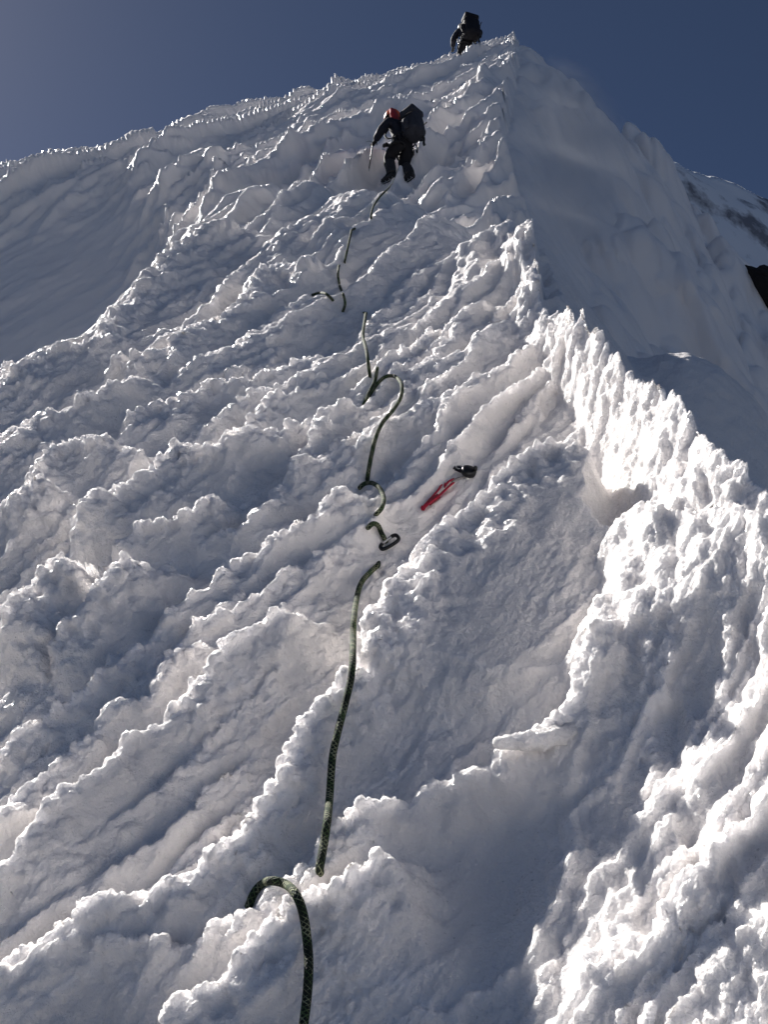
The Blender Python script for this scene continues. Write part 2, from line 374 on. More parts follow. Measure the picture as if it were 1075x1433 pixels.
    for grp in (((.9, .10), (.42, .12), (.2, .13)), ((.1, .13), (.055, .16), (.03, .20)), ((.016, .32), (.009, .36), (.0055, .34))):
        nn = normals(P); disp = np.zeros_like(u)
        for lam, g in grp:
            m = (lam > 5*px) & (lam < 110*px)
            ix = np.nonzero(m)[0]
            if not len(ix): continue
            fade = np.clip((lam/px[ix]-5)/4, 0, 1)*np.clip((110-lam/px[ix])/50, 0, 1)
            b = np.abs(n3(P[ix]-.55*(P[ix]@FD)[:, None]*FD, 1/lam, int(lam*1000)))
            lp = lam/px[ix]; wb = np.clip((lp-35)/25, 0, 1); wf = np.clip((18-lp)/8, 0, 1); wm = 1-wb-wf
            disp[ix] += lam*g*fade*(np.sqrt(b+.01)-.45)*1.5*(big[ix]*wb+mid[ix]*wm+fine[ix]*wf)
        P = P+nn*disp[:, None]
    return P, nr, nc

snow_near = snow_material('rime_snow', 0.02)
P, nr, nc = build_face()
face = grid_mesh('snow_slope', P, nr, nc, snow_near)
tag(face, kind='structure')
del P

# ------------------------------------------------------------------ unseen ground far below, added to bounce fill light onto the shaded snow
def build_fill_ground():
    rs = np.concatenate([[0], np.geomspace(60, 4500, 30)]); th = np.linspace(0, 2*PI, 73)[:-1]
    V = [(0, -200, -150)]; Fc = []
    for i, r in enumerate(rs[1:]):
        for t in th:
            x, y = r*math.cos(t), r*math.sin(t)
            V.append((x, -200+y, -150+float(n2(np.array([x/300]), np.array([y/300]), 71)[0])*18*min(1, r/500)))
    nT = len(th)
    for k in range(nT): Fc.append((0, 1+k, 1+(k+1) % nT))
    for i in range(len(rs)-2):
        for k in range(nT):
            a = 1+i*nT+k; b = 1+i*nT+(k+1) % nT; Fc.append((a, a+nT, b+nT, b))
    return tag(mesh_obj('valley_fill_ground', V, Fc, simple_mat('fill_ground_dark', (.07, .067, .064), .9, 0, .8, .008, .1)), kind='structure')
build_fill_ground()

# ------------------------------------------------------------------ far shoulder of the mountain behind the flank
def at(x, y, D): return CAM+ray(x, y)*D
def build_shoulder():
    nt_, ns = 150, 220
    sky_x = np.array([560, 700, 790, 860, 880, 930, 975, 1010, 1075, 1160, 1350, 1600]); sky_y = np.array([420, 330, 265, 215, 205, 228, 246, 258, 292, 330, 420, 560])
    A = np.zeros((ns, nt_, 3)); xs = np.linspace(560, 1600, ns)
    for i, x in enumerate(xs):
        top = at(x, np.interp(x, sky_x, sky_y), 95+.02*(x-880))
        for j in range(nt_):
            t = j/(nt_-1)
            if t < .12: A[i, j] = top+np.array([4*(.12-t)/.12*3, 60*(.12-t)/.12, -22*((.12-t)/.12)**1.5])      # back side
            else:
                q = (t-.12)/.88; A[i, j] = top+np.array([2+22*q, -52*q, -100*q-8*math.sin(q*3)])
    P_ = A.reshape(-1, 3).astype(np.float32)
    for lam, amp in ((22, 3.0), (9, 1.5), (3.5, .7), (1.5, .3)):
        d = n3(P_*np.array([1, 1, .55], np.float32), 1/lam, 81)
        P_ += (np.abs(d)*amp*.7-amp*.15)[:, None]*np.array([.35, -.7, .35], np.float32)
    k = NT('far_snow_and_rock'); b = k.n('ShaderNodeBsdfPrincipled'); b.inputs['Roughness'].default_value = .8; b.inputs['Specular IOR Level'].default_value = .1
    tc = k.n('ShaderNodeTexCoord'); nz = k.n('ShaderNodeTexNoise'); nz.inputs['Scale'].default_value = .22; nz.inputs['Detail'].default_value = 7; nz.inputs['Roughness'].default_value = .62
    mp = k.n('ShaderNodeMapping'); mp.inputs['Scale'].default_value = (1, 1, .45); k.l(tc.outputs['Object'], mp.inputs[0]); k.l(mp.outputs[0], nz.inputs['Vector'])
    cr = k.n('ShaderNodeValToRGB'); cr.color_ramp.elements[0].position = .36; cr.color_ramp.elements[0].color = (.22, .22, .24, 1); cr.color_ramp.elements[1].position = .47; cr.color_ramp.elements[1].color = (.80, .81, .83, 1)
    k.l(nz.outputs['Fac'], cr.inputs[0]); k.l(cr.outputs[0], b.inputs['Base Color']); k.l(b.outputs[0], k.out.inputs[0])
    return tag(grid_mesh('mountain_shoulder', P_, ns, nt_, k.m), kind='structure')
build_shoulder()

rock_mat = simple_mat('dark_rock', (.018, .016, .016), .85, 0, .5, 1.5, .3, .6)
def rock_lump(name, c, size, seed, label):
    bm = bmesh.new(); bmesh.ops.create_icosphere(bm, subdivisions=4, radius=1)
    q = np.array([v.co[:] for v in bm.verts], np.float32)
    d = 1+.32*n3(q, 1.1, seed)+.2*np.abs(n3(q, 2.7, seed+1))+.08*n3(q, 6, seed+2)
    q = np.round(q*d[:, None]*6)/6*.35+q*d[:, None]*.65
    for v, p in zip(bm.verts, q): v.co = Vector((float(p[0]*size[0]), float(p[1]*size[1]), float(p[2]*size[2])))
    me = bpy.data.meshes.new(name); bm.to_mesh(me); bm.free(); me.materials.append(rock_mat)
    ob = bpy.data.objects.new(name, me); COL.objects.link(ob); ob.location = c; ob.rotation_euler = (0, .75, .2)
    return tag(ob, label, 'rock')

bpy.context.view_layer.update()
_dg = bpy.context.evaluated_depsgraph_get()
def snow_depth(x, y, default=None):
    r = ray(x, y); ln = float(np.linalg.norm(r))
    ok, loc, nor, _ = face.ray_cast(Vector(CAM), Vector(r/ln), distance=70)
    return ((np.array(loc)-CAM)@FW) if ok else default
rk = snow_depth(1052, 398, 30.0)
rock_lump('rock_outcrop', at(1076, 406, rk+.25), (1.0, .55, .36), 5, 'black rock outcrop breaking through the shaded snow flank')

# ------------------------------------------------------------------ spindrift blowing off the arete into the lee
def build_spindrift():
    d0, d1 = snow_depth(752, 330, 8) or 8, 36.0
    a, b = at(805, 430, 12.0), at(774, 115, 32.0)
    ax = b-a; L = np.linalg.norm(ax); ax /= L
    side = np.cross(ax, FW); side /= np.linalg.norm(side); up = np.cross(side, ax)
    bm = bmesh.new(); bmesh.ops.create_icosphere(bm, subdivisions=4, radius=1)
    me = bpy.data.meshes.new('spindrift'); bm.to_mesh(me); bm.free()
    ob = bpy.data.objects.new('spindrift', me); COL.objects.link(ob)
    M = Matrix(((side[0], ax[0], up[0]), (side[1], ax[1], up[1]), (side[2], ax[2], up[2])))
    c = (a+b)/2
    ob.matrix_world = Matrix.Translation(Vector(c)) @ M.to_4x4() @ Matrix.Diagonal((1.7, L*.60, 1.5, 1))
    k = NT('blowing_snow')
    tc = k.n('ShaderNodeTexCoord'); ln = k.n('ShaderNodeVectorMath', operation='LENGTH'); k.l(tc.outputs['Object'], ln.inputs[0])
    fr_ = k.n('ShaderNodeMapRange'); fr_.inputs['From Min'].default_value = .15; fr_.inputs['From Max'].default_value = 1; fr_.inputs['To Min'].default_value = 1; fr_.inputs['To Max'].default_value = 0; fr_.interpolation_type = 'SMOOTHSTEP'
    k.l(ln.outputs['Value'], fr_.inputs['Value'])
    nz = k.n('ShaderNodeTexNoise'); nz.inputs['Scale'].default_value = 1.6; nz.inputs['Detail'].default_value = 4; mp = k.n('ShaderNodeMapping'); mp.inputs['Scale'].default_value = (.8, 4.5, 1.2); mp.inputs['Rotation'].default_value = (0, 0, .5); k.l(tc.outputs['Object'], mp.inputs[0]); k.l(mp.outputs[0], nz.inputs['Vector'])
    rm = k.n('ShaderNodeMapRange'); rm.inputs['From Min'].default_value = .38; rm.inputs['From Max'].default_value = .8; k.l(nz.outputs['Fac'], rm.inputs['Value'])
    m1 = k.n('ShaderNodeMath', operation='MULTIPLY'); k.l(fr_.outputs[0], m1.inputs[0]); k.l(rm.outputs[0], m1.inputs[1])
    m2 = k.n('ShaderNodeMath', operation='MULTIPLY'); k.l(m1.outputs[0], m2.inputs[0]); m2.inputs[1].default_value = 0.75
    pv = k.n('ShaderNodeVolumePrincipled'); pv.inputs['Color'].default_value = (.93, .93, .94, 1); pv.inputs['Anisotropy'].default_value = .3
    k.l(m2.outputs[0], pv.inputs['Density']); k.l(pv.outputs[0], k.out.inputs['Volume'])
    me.materials.append(k.m)
    return tag(ob, 'grey veil of spindrift blowing off the summit ridge', 'blowing snow', kind='stuff')
build_spindrift()

# ------------------------------------------------------------------ tubes
def catmull(P, n):
    P = np.asarray(P, float); Q = np.vstack([2*P[0]-P[1], P, 2*P[-1]-P[-2]]); out = []
    for i in range(1, len(Q)-2):
        p0, p1, p2, p3 = Q[i-1:i+3]
        for t in np.arange(0, 1, 1/n):
            out.append(.5*((2*p1)+(-p0+p2)*t+(2*p0-5*p1+4*p2-p3)*t*t+(-p0+3*p1-3*p2+p3)*t**3))
    out.append(P[-1]); return np.array(out)
def tube(name, C, r, mat, parent=None, seg=10, closed=False, flat=1.0, flat_dir=None, cap=True):
    """C: (n,3) centre line, r: radius or array; UV: u round, v metres along"""
    C = np.asarray(C, float); n = len(C); r = np.broadcast_to(np.asarray(r, float), (n,))
    T = np.gradient(C, axis=0)
    if closed: T = np.roll(C, -1, 0)-np.roll(C, 1, 0)
    T /= np.linalg.norm(T, axis=1)[:, None]+1e-12
    up = np.array([0, 0, 1.0]) if flat_dir is None else np.asarray(flat_dir, float)
    if abs(T[0]@up) > .95: up = np.array([1.0, 0, 0])
    X = up-(up@T[0])*T[0]; X /= np.linalg.norm(X); V = []; UVc = []
    s_ = np.concatenate([[0], np.cumsum(np.linalg.norm(np.diff(C, axis=0), axis=1))])
    for i in range(n):
        X = X-(X@T[i])*T[i]; X /= np.linalg.norm(X); Y = np.cross(T[i], X)
        for k in range(seg):
            th = 2*PI*k/seg; V.append(C[i]+r[i]*(flat*math.cos(th)*X+math.sin(th)*Y))
    Fc = []; uvs = []
    rows = n if closed else n-1
    for i in range(rows):
        j = (i+1) % n
        for k in range(seg):
            k2 = (k+1) % seg
            Fc.append((i*seg+k, i*seg+k2, j*seg+k2, j*seg+k)); s0, s1 = s_[i], s_[i+1] if i+1 < n else s_[i]+.001
            uvs += [(k/seg, s0), ((k+1)/seg, s0), ((k+1)/seg, s1), (k/seg, s1)]
    if cap and not closed:
        Fc.append(tuple(range(seg))[::-1]); uvs += [(0, 0)]*seg
        Fc.append(tuple((n-1)*seg+k for k in range(seg))); uvs += [(0, 0)]*seg
    ob = mesh_obj(name, V, Fc, mat, parent)
    ul = ob.data.uv_layers.new(name='UVMap'); ul.data.foreach_set('uv', np.array(uvs, np.float32).ravel())
    return ob
def box_obj(name, size, loc, mat, parent=None, rot=(0, 0, 0), bev=.01, seg=2, taper=None):
    bm = bmesh.new(); bmesh.ops.create_cube(bm, size=1)
    for v in bm.verts:
        v.co = Vector((v.co.x*size[0], v.co.y*size[1], v.co.z*size[2]))
        if taper and v.co.z > 0: v.co.x *= taper; v.co.y *= taper
    if bev: bmesh.ops.bevel(bm, geom=bm.edges[:], offset=bev, segments=seg, affect='EDGES', profile=.6)
    me = bpy.data.meshes.new(name); bm.to_mesh(me); bm.free(); me.materials.append(mat)
    me.polygons.foreach_set('use_smooth', [True]*len(me.polygons))
    ob = bpy.data.objects.new(name, me); COL.objects.link(ob); ob.location = loc; ob.rotation_euler = rot
    if parent is not None: ob.parent = parent
    return ob

# ------------------------------------------------------------------ the fixed rope
def rope_material():
    k = NT('kernmantle_sheath'); b = k.n('ShaderNodeBsdfPrincipled'); b.inputs['Roughness'].default_value = .75; b.inputs['Specular IOR Level'].default_value = .2
    tc = k.n('ShaderNodeTexCoord'); sp = k.n('ShaderNodeSeparateXYZ'); k.l(tc.outputs['UV'], sp.inputs[0])
    def M(op, a, b_=None):
        m = k.n('ShaderNodeMath', operation=op)
        for i, q in enumerate((a, b_)):
            if q is None: continue
            if isinstance(q, (int, float)): m.inputs[i].default_value = q
            else: k.l(q, m.inputs[i])
        return m.outputs[0]
    u_, v_ = sp.outputs[0], sp.outputs[1]
    # two families of crossing strands wound round the sheath
    a1 = M('FRACT', M('ADD', M('MULTIPLY', u_, 4.0), M('MULTIPLY', v_, 190.0)))
    a2 = M('FRACT', M('SUBTRACT', M('MULTIPLY', u_, 4.0), M('MULTIPLY', v_, 190.0)))
    nz = k.n('ShaderNodeTexNoise'); nz.inputs['Scale'].default_value = 55; k.l(tc.outputs['Object'], nz.inputs['Vector']); wob = M('MULTIPLY', M('SUBTRACT', nz.outputs['Fac'], .5), 1.1)
    a1 = M('ADD', a1, wob); a2 = M('ADD', a2, wob)
    dark = M('MULTIPLY', M('GREATER_THAN', a1, .24), M('GREATER_THAN', a2, .18))
    grn = M('GREATER_THAN', M('FRACT', M('ADD', M('MULTIPLY', u_, 1.0), M('MULTIPLY', v_, 31.0))), .62)
    m1 = k.n('ShaderNodeMix', data_type='RGBA'); m1.inputs[6].default_value = (.24, .26, .16, 1); m1.inputs[7].default_value = (.075, .12, .05, 1); k.l(grn, m1.inputs[0])
    m2 = k.n('ShaderNodeMix', data_type='RGBA'); k.l(dark, m2.inputs[0]); k.l(m1.outputs[2], m2.inputs[6]); m2.inputs[7].default_value = (.012, .018, .012, 1)
    k.l(m2.outputs[2], b.inputs['Base Color'])
    h = M('ADD', M('SINE', M('MULTIPLY', M('ADD', M('MULTIPLY', u_, 8.0), M('MULTIPLY', v_, 250.0)), 6.283)), M('SINE', M('MULTIPLY', M('SUBTRACT', M('MULTIPLY', u_, 8.0), M('MULTIPLY', v_, 250.0)), 6.283)))
    bp = k.n('ShaderNodeBump'); bp.inputs['Strength'].default_value = .5; bp.inputs['Distance'].default_value = .0008; k.l(h, bp.inputs['Height']); k.l(bp.outputs[0], b.inputs['Normal'])
    k.l(b.outputs[0], k.out.inputs[0]); return k.m
rope_mat = rope_material(); ROPE_R = .0045
# runs of rope in view; between two runs it is buried in the snow
RUNS = [
 [(557,236),(552,250),(545,262),(532,275),(522,290),(519,306)],
 [(492,322),(487,345),(482,368)],
 [(474,372),(473,385),(475,397)],
 [(480,411),(483,424),(480,436)],
 [(512,438),(510,452),(508,470),(513,492),(518,528)],
 [(528,515),(525,532),(518,547),(510,564)],
 [(509,566),(518,552),(528,537),(540,527),(553,527),(562,538),(561,556),(550,574),(535,592),(526,612),(521,632),(517,652),(514,672)],
 [(503,683),(510,677),(521,676),(531,683),(537,697),(534,711),(526,720)],
 [(515,739),(521,733),(529,735),(534,746),(541,759)],
 [(529,791),(519,800),(506,815),(499,838),(495,870),(494,905),(492,945),(483,985),(474,1020),(466,1055),(463,1090),(460,1130),(455,1170),(449,1205),(446,1222)],
 [(349,1268),(353,1254),(363,1240),(376,1233),(391,1234),(406,1242),(417,1257),(425,1282),(430,1318),(432,1350),(430,1390),(425,1432),(416,1490)],
]
def build_rope(runs, name):
    pts = []
    for ri, run in enumerate(runs):
        R_ = catmull(np.array(run, float), 6)
        D = np.array([snow_depth(x, y, np.nan) for x, y in R_], float)
        if np.isnan(D).any():
            ok = ~np.isnan(D); D = np.interp(np.arange(len(D)), np.nonzero(ok)[0], D[ok]) if ok.any() else np.full(len(D), 5.0)
        W = 5; Dm = np.array([D[max(0, i-W):i+W+1].min() for i in range(len(D))])
        Dm = np.minimum(Dm, D)
        ker = np.exp(-np.linspace(-2, 2, 11)**2); ker /= ker.sum()
        Ds = np.convolve(np.pad(Dm, 5, mode='edge'), ker, 'valid')
        Ds = np.minimum(Ds, D)-ROPE_R*1.15
        e = at(R_[0][0], R_[0][1], D[0]+.035); f = at(R_[-1][0], R_[-1][1]+3, D[-1]+.035)
        if ri > 0: pts.append(e)
        pts += [at(x, y, d) for (x, y), d in zip(R_, Ds)]
        pts.append(f)
    C = np.array(pts)
    keep = [0]
    for i in range(1, len(C)):
        if np.linalg.norm(C[i]-C[keep[-1]]) > .004: keep.append(i)
    C = C[keep]; C = catmull(C, 2)
    # light smoothing
    for _ in range(2): C[1:-1] = .25*C[:-2]+.5*C[1:-1]+.25*C[2:]
    return tube(name, C, np.interp((C-CAM)@FW, [1.5, 5], [ROPE_R, .0038]), rope_mat, seg=14)
tag(build_rope(RUNS, 'climbing_rope'), 'long green and black climbing rope snaking down the snow slope', 'rope')
tag(build_rope([[(436,413),(446,410),(456,411),(466,420)]], 'rope_tail'), 'short thin tail of dark cord poking from the snow beside the long rope', 'cord')

# ------------------------------------------------------------------ anchor gear
steel = simple_mat('scuffed_steel', (.45, .45, .46), .35, 1.0, .2, 300, .5)
black_metal = simple_mat('black_anodised_metal', (.02, .02, .022), .4, .6, .3, 300, .5)
red_web = simple_mat('red_nylon_webbing', (.46, .02, .05), .7, 0, .35, 600, .3, .5)
def carabiner(name, c, ex, ey, ln, wd, rr, mat, gate_mat):
    """closed D ring in the plane ex, ey"""
    root = bpy.data.objects.new(name, None); COL.objects.link(root); root.location = c
    ex, ey = np.asarray(ex)/np.linalg.norm(ex), np.asarray(ey)
    ey = ey-(ey@ex)*ex; ey /= np.linalg.norm(ey)
    th = np.linspace(0, 2*PI, 49)[:-1]; pts = []
    for t in th:
        c_, s_ = math.cos(t), math.sin(t); px_ = math.copysign(abs(c_)**.75, c_)*ln/2; py_ = math.copysign(abs(s_)**.6, s_)*wd/2*(1+.18*c_)
        pts.append(ex*px_+ey*py_)
    pts = np.array(pts); gate_sel = (th > 1.15) & (th < 2.2)
    i0, i1 = np.nonzero(gate_sel)[0][[0, -1]]
    tube('frame', np.vstack([pts[i1:], pts[:i0+1]]), rr, mat, root, 8)
    g = tube('gate', pts[i0:i1+1]*.985, rr*.85, gate_mat, root, 8)
    tube('hinge_pin', np.array([pts[i1]-np.cross(ex, ey)*rr*1.3, pts[i1]+np.cross(ex, ey)*rr*1.3]), rr*.35, steel, g, 6)
    return root
d = snow_depth(545, 760)
cb = carabiner('carabiner', at(545, 759, d-.006), (ray(560, 748)-ray(529, 769))*1.0+FW*.004, UP*.7+FW*.5, .036, .015, .0034, black_metal, steel)
tag(cb, 'small dark metal carabiner clipped to the rope, half sunk in the snow', 'carabiner')

def build_sling():
    root = bpy.data.objects.new('webbing_sling', None); COL.objects.link(root)
    def lay(ps, off):
        out = []
        q = catmull(np.array(ps, float), 6)
        D = np.array([snow_depth(x, y) for x, y in q]); D = np.minimum(np.array([D[max(0, i-4):i+5].min() for i in range(len(D))]), D)-off
        ker = np.ones(5)/5; D = np.convolve(np.pad(D, 2, mode='edge'), ker, 'valid')
        D[0] += .012; D[-1] += .002
        return np.array([at(x, y, e) for (x, y), e in zip(q, D)])
    a = lay([(590,712),(597,704),(606,694),(614,685),(617,680)], .005); b = lay([(592,712),(602,703),(614,694),(625,684),(634,676)], .008); c = lay([(622,680),(628,674),(633,671)], .005)
    root.location = a[0]
    for q in (a, b, c): tube('strand', q-a[0], .0052, red_web, root, 10, flat=.35, flat_dir=FW)
    s1 = b[5:13]; st = tube('bar_tack', s1-a[0], .0056, simple_mat('dark_red_stitching', (.16, .01, .02), .8, 0, .5, 900), root, 10, flat=.42, flat_dir=FW)
    cord = lay([(632,674),(640,670),(648,668),(655,668)], .004); tube('cord', cord-a[0], .0022, simple_mat('grey_cord', (.2, .19, .19), .8), root, 8)
    return tag(root, 'red webbing sling half buried in the snow beside the rope', 'sling')
build_sling()

def build_ice_screw():
    d = snow_depth(655, 665); c = at(655, 664, d-.006)
    root = bpy.data.objects.new('ice_screw', None); COL.objects.link(root); root.location = c
    ax = -FW*.55+UP*.75+RV*.2; ax /= np.linalg.norm(ax)       # the screw's axis, out of the snow
    s1 = np.cross(ax, FW); s1 /= np.linalg.norm(s1); s2 = np.cross(ax, s1)
    tube('tube', np.array([-ax*.09, ax*.004]), .0095, steel, root, 16)
    n = 12; hd = np.array([ax*t for t in (0, .002, .012, .014)])
    tube('head', hd, [.012, .0145, .0145, .011], black_metal, root, n)
    ear = np.array([s1*(-.002)+ax*.006, s1*.012-s2*.004+ax*.004, s1*.022-s2*.010+ax*.002, s1*.028-s2*.012])
    hg = tube('hanger', catmull(ear, 5), [.010]*5+[.011]*6+[.007]*5, black_metal, root, 12, flat=.3, flat_dir=ax)
    th = np.linspace(0, 2*PI, 17)[:-1]; e = s1*.020-s2*.008+ax*.0055
    tube('eyelet', np.array([e+.0055*(math.cos(t)*s1+math.sin(t)*s2) for t in th]), .0012, steel, hg, 6, closed=True)
    kn = tube('crank_knob', np.array([s1*-.010+ax*.014, s1*-.010+ax*.021]), [.0045, .0038], black_metal, root, 10)
    return tag(root, 'black ice screw with flat hanger standing beside the red sling', 'ice screw')
build_ice_screw()

def build_prong():
    d = min(snow_depth(x_, y_) for x_ in range(700, 790, 10) for y_ in (1045, 1060, 1075)); e = at(800, 1028, d+.05)
    tip = at(689, 1040, d-.012); mid = at(735, 1037, d-.006)
    C = catmull(np.array([tip, at(710, 1039, d-.011), mid, at(765, 1034, d+.012), e]), 10); n = len(C)
    px_ = d/F; t = np.linspace(0, 1, n)
    r = np.interp(t, [0, .02, .06, .2, .5, .75, 1], [.5, 6, 10, 9.5, 12, 15, 17])*px_
    ob = tube('ice_prong', C, r, snow_near, seg=28, flat=.8)
    co = np.array([v.co[:] for v in ob.data.vertices], np.float32); nr_ = np.zeros_like(co)
    ob.data.vertices.foreach_get('co', co.ravel()) if False else None
    nr_ = np.array([v.normal[:] for v in ob.data.vertices], np.float32); tt = np.repeat(t, 28)
    dd = (np.abs(n3(co, 1/.012, 91))*.006+np.abs(n3(co, 1/.006, 92))*.004)*sstep(.0, .5, tt)+n3(co, 1/.02, 93)*.0012
    co += nr_*dd[:, None].astype(np.float32); ob.data.vertices.foreach_set('co', co.ravel()); ob.data.update()
    return tag(ob, 'blunt prong of rimed ice jutting sideways from a snow crest', 'ice prong')
build_prong()

# ------------------------------------------------------------------ climbers
def skin_body(name, J, E, mats, zone, parent, subd=2):
    """J: joint -> (x, y, z, rx, ry); grow one continuous surface over the skeleton"""
    names = list(J); me = bpy.data.meshes.new(name); me.from_pydata([J[n][:3] for n in names], [(names.index(a), names.index(b)) for a, b in E], [])
    ob = bpy.data.objects.new(name, me); COL.objects.link(ob)
    sk = ob.modifiers.new('skin', 'SKIN'); sk.use_smooth_shade = True; sk.branch_smoothing = .6
    for i, n in enumerate(names):
        v = me.skin_vertices[0].data[i]; v.radius = J[n][3:5]; v.use_root = (n == 'pelvis')
    sb = ob.modifiers.new('sub', 'SUBSURF'); sb.levels = subd; sb.render_levels = subd
    dg = bpy.context.evaluated_depsgraph_get(); ev = bpy.data.meshes.new_from_object(ob.evaluated_get(dg))
    ob.modifiers.clear(); old = ob.data; ob.data = ev; bpy.data.meshes.remove(old)
    co = np.zeros(len(ev.vertices)*3, np.float32); ev.vertices.foreach_get('co', co); co = co.reshape(-1, 3)
    nn = np.zeros(len(ev.vertices)*3, np.float32); ev.vertices.foreach_get('normal', nn); nn = nn.reshape(-1, 3)
    co += nn*((np.abs(n3(co, 1/.11, 41))*.022+np.abs(n3(co, 1/.05, 42))*.008)[:, None])           # folds of the cloth
    ev.vertices.foreach_set('co', co.ravel()); ev.materials.clear()
    for m in mats: ev.materials.append(m)
    for p in ev.polygons: p.material_index = zone(p.center); p.use_smooth = True
    ob.parent = parent; return ob
def finger_glove(name, wrist, fwd, side, mat, parent):
    """palm with five separate curled fingers"""
    wrist, f, s_ = np.asarray(wrist, float), np.asarray(fwd, float), np.asarray(side, float)
    f /= np.linalg.norm(f); s_ = s_-(s_@f)*f; s_ /= np.linalg.norm(s_); d = np.cross(f, s_)
    bm_parts = []
    palm = tube(name, catmull([wrist-f*.06, wrist, wrist+f*.05, wrist+f*.095], 4), [.034]*4+[.036]*5+[.04]*3+[.03], mat, parent, 12, flat=.62, flat_dir=d)
    for i, ln in enumerate((.062, .074, .070, .055)):
        o = wrist+f*.085+s_*(.030-.020*i)
        tube('finger', catmull([o, o+f*ln*.45, o+f*ln*.7-d*ln*.3, o+f*ln*.62-d*ln*.7], 4), [.0125]*6+[.0115]*5+[.008]*2, mat, palm, 8)
    o = wrist+f*.02+s_*.034
    tube('thumb', catmull([o, o+s_*.022+f*.025, o+s_*.018+f*.05-d*.015, o+f*.065-d*.03], 4), [.0145]*6+[.013]*5+[.009]*2, mat, palm, 8)
    return palm
navy = simple_mat('dark_navy_shell', (.012, .013, .022), .7, 0, .5, 9, .25, .3)
charcoal = simple_mat('black_trousers', (.010, .010, .012), .75, 0, .5, 9, .2, .3)
grey_pack = simple_mat('charcoal_pack_cloth', (.030, .032, .042), .75, 0, .4, 14, .25, .4)
black_pack = simple_mat('black_pack_cloth', (.010, .010, .014), .75, 0, .4, 14, .25, .4)
strap_mat = simple_mat('black_strap', (.008, .008, .009), .7, 0, .4, 60)
skin_mat = simple_mat('skin', (.32, .19, .13), .6, 0, .15, 30)
boot_mat = simple_mat('black_boot', (.012, .011, .012), .5, 0, .5, 30, .4)
gaiter_mat = simple_mat('dark_gaiter', (.016, .016, .019), .7, 0, .5, 20)
hood_mats = {'red': simple_mat('orange_red_helmet', (.62, .09, .015), .5, 0, .35, 7, .4), 'red_scarf': simple_mat('crimson_neck_cloth', (.32, .02, .03), .8, 0, .4, 12), 'dark': simple_mat('black_helmet', (.014, .014, .016), .45, 0, .4, 9, .4)}
lens_mat = simple_mat('goggle_lens', (.03, .02, .01), .12, 0, .2, 5, .8)

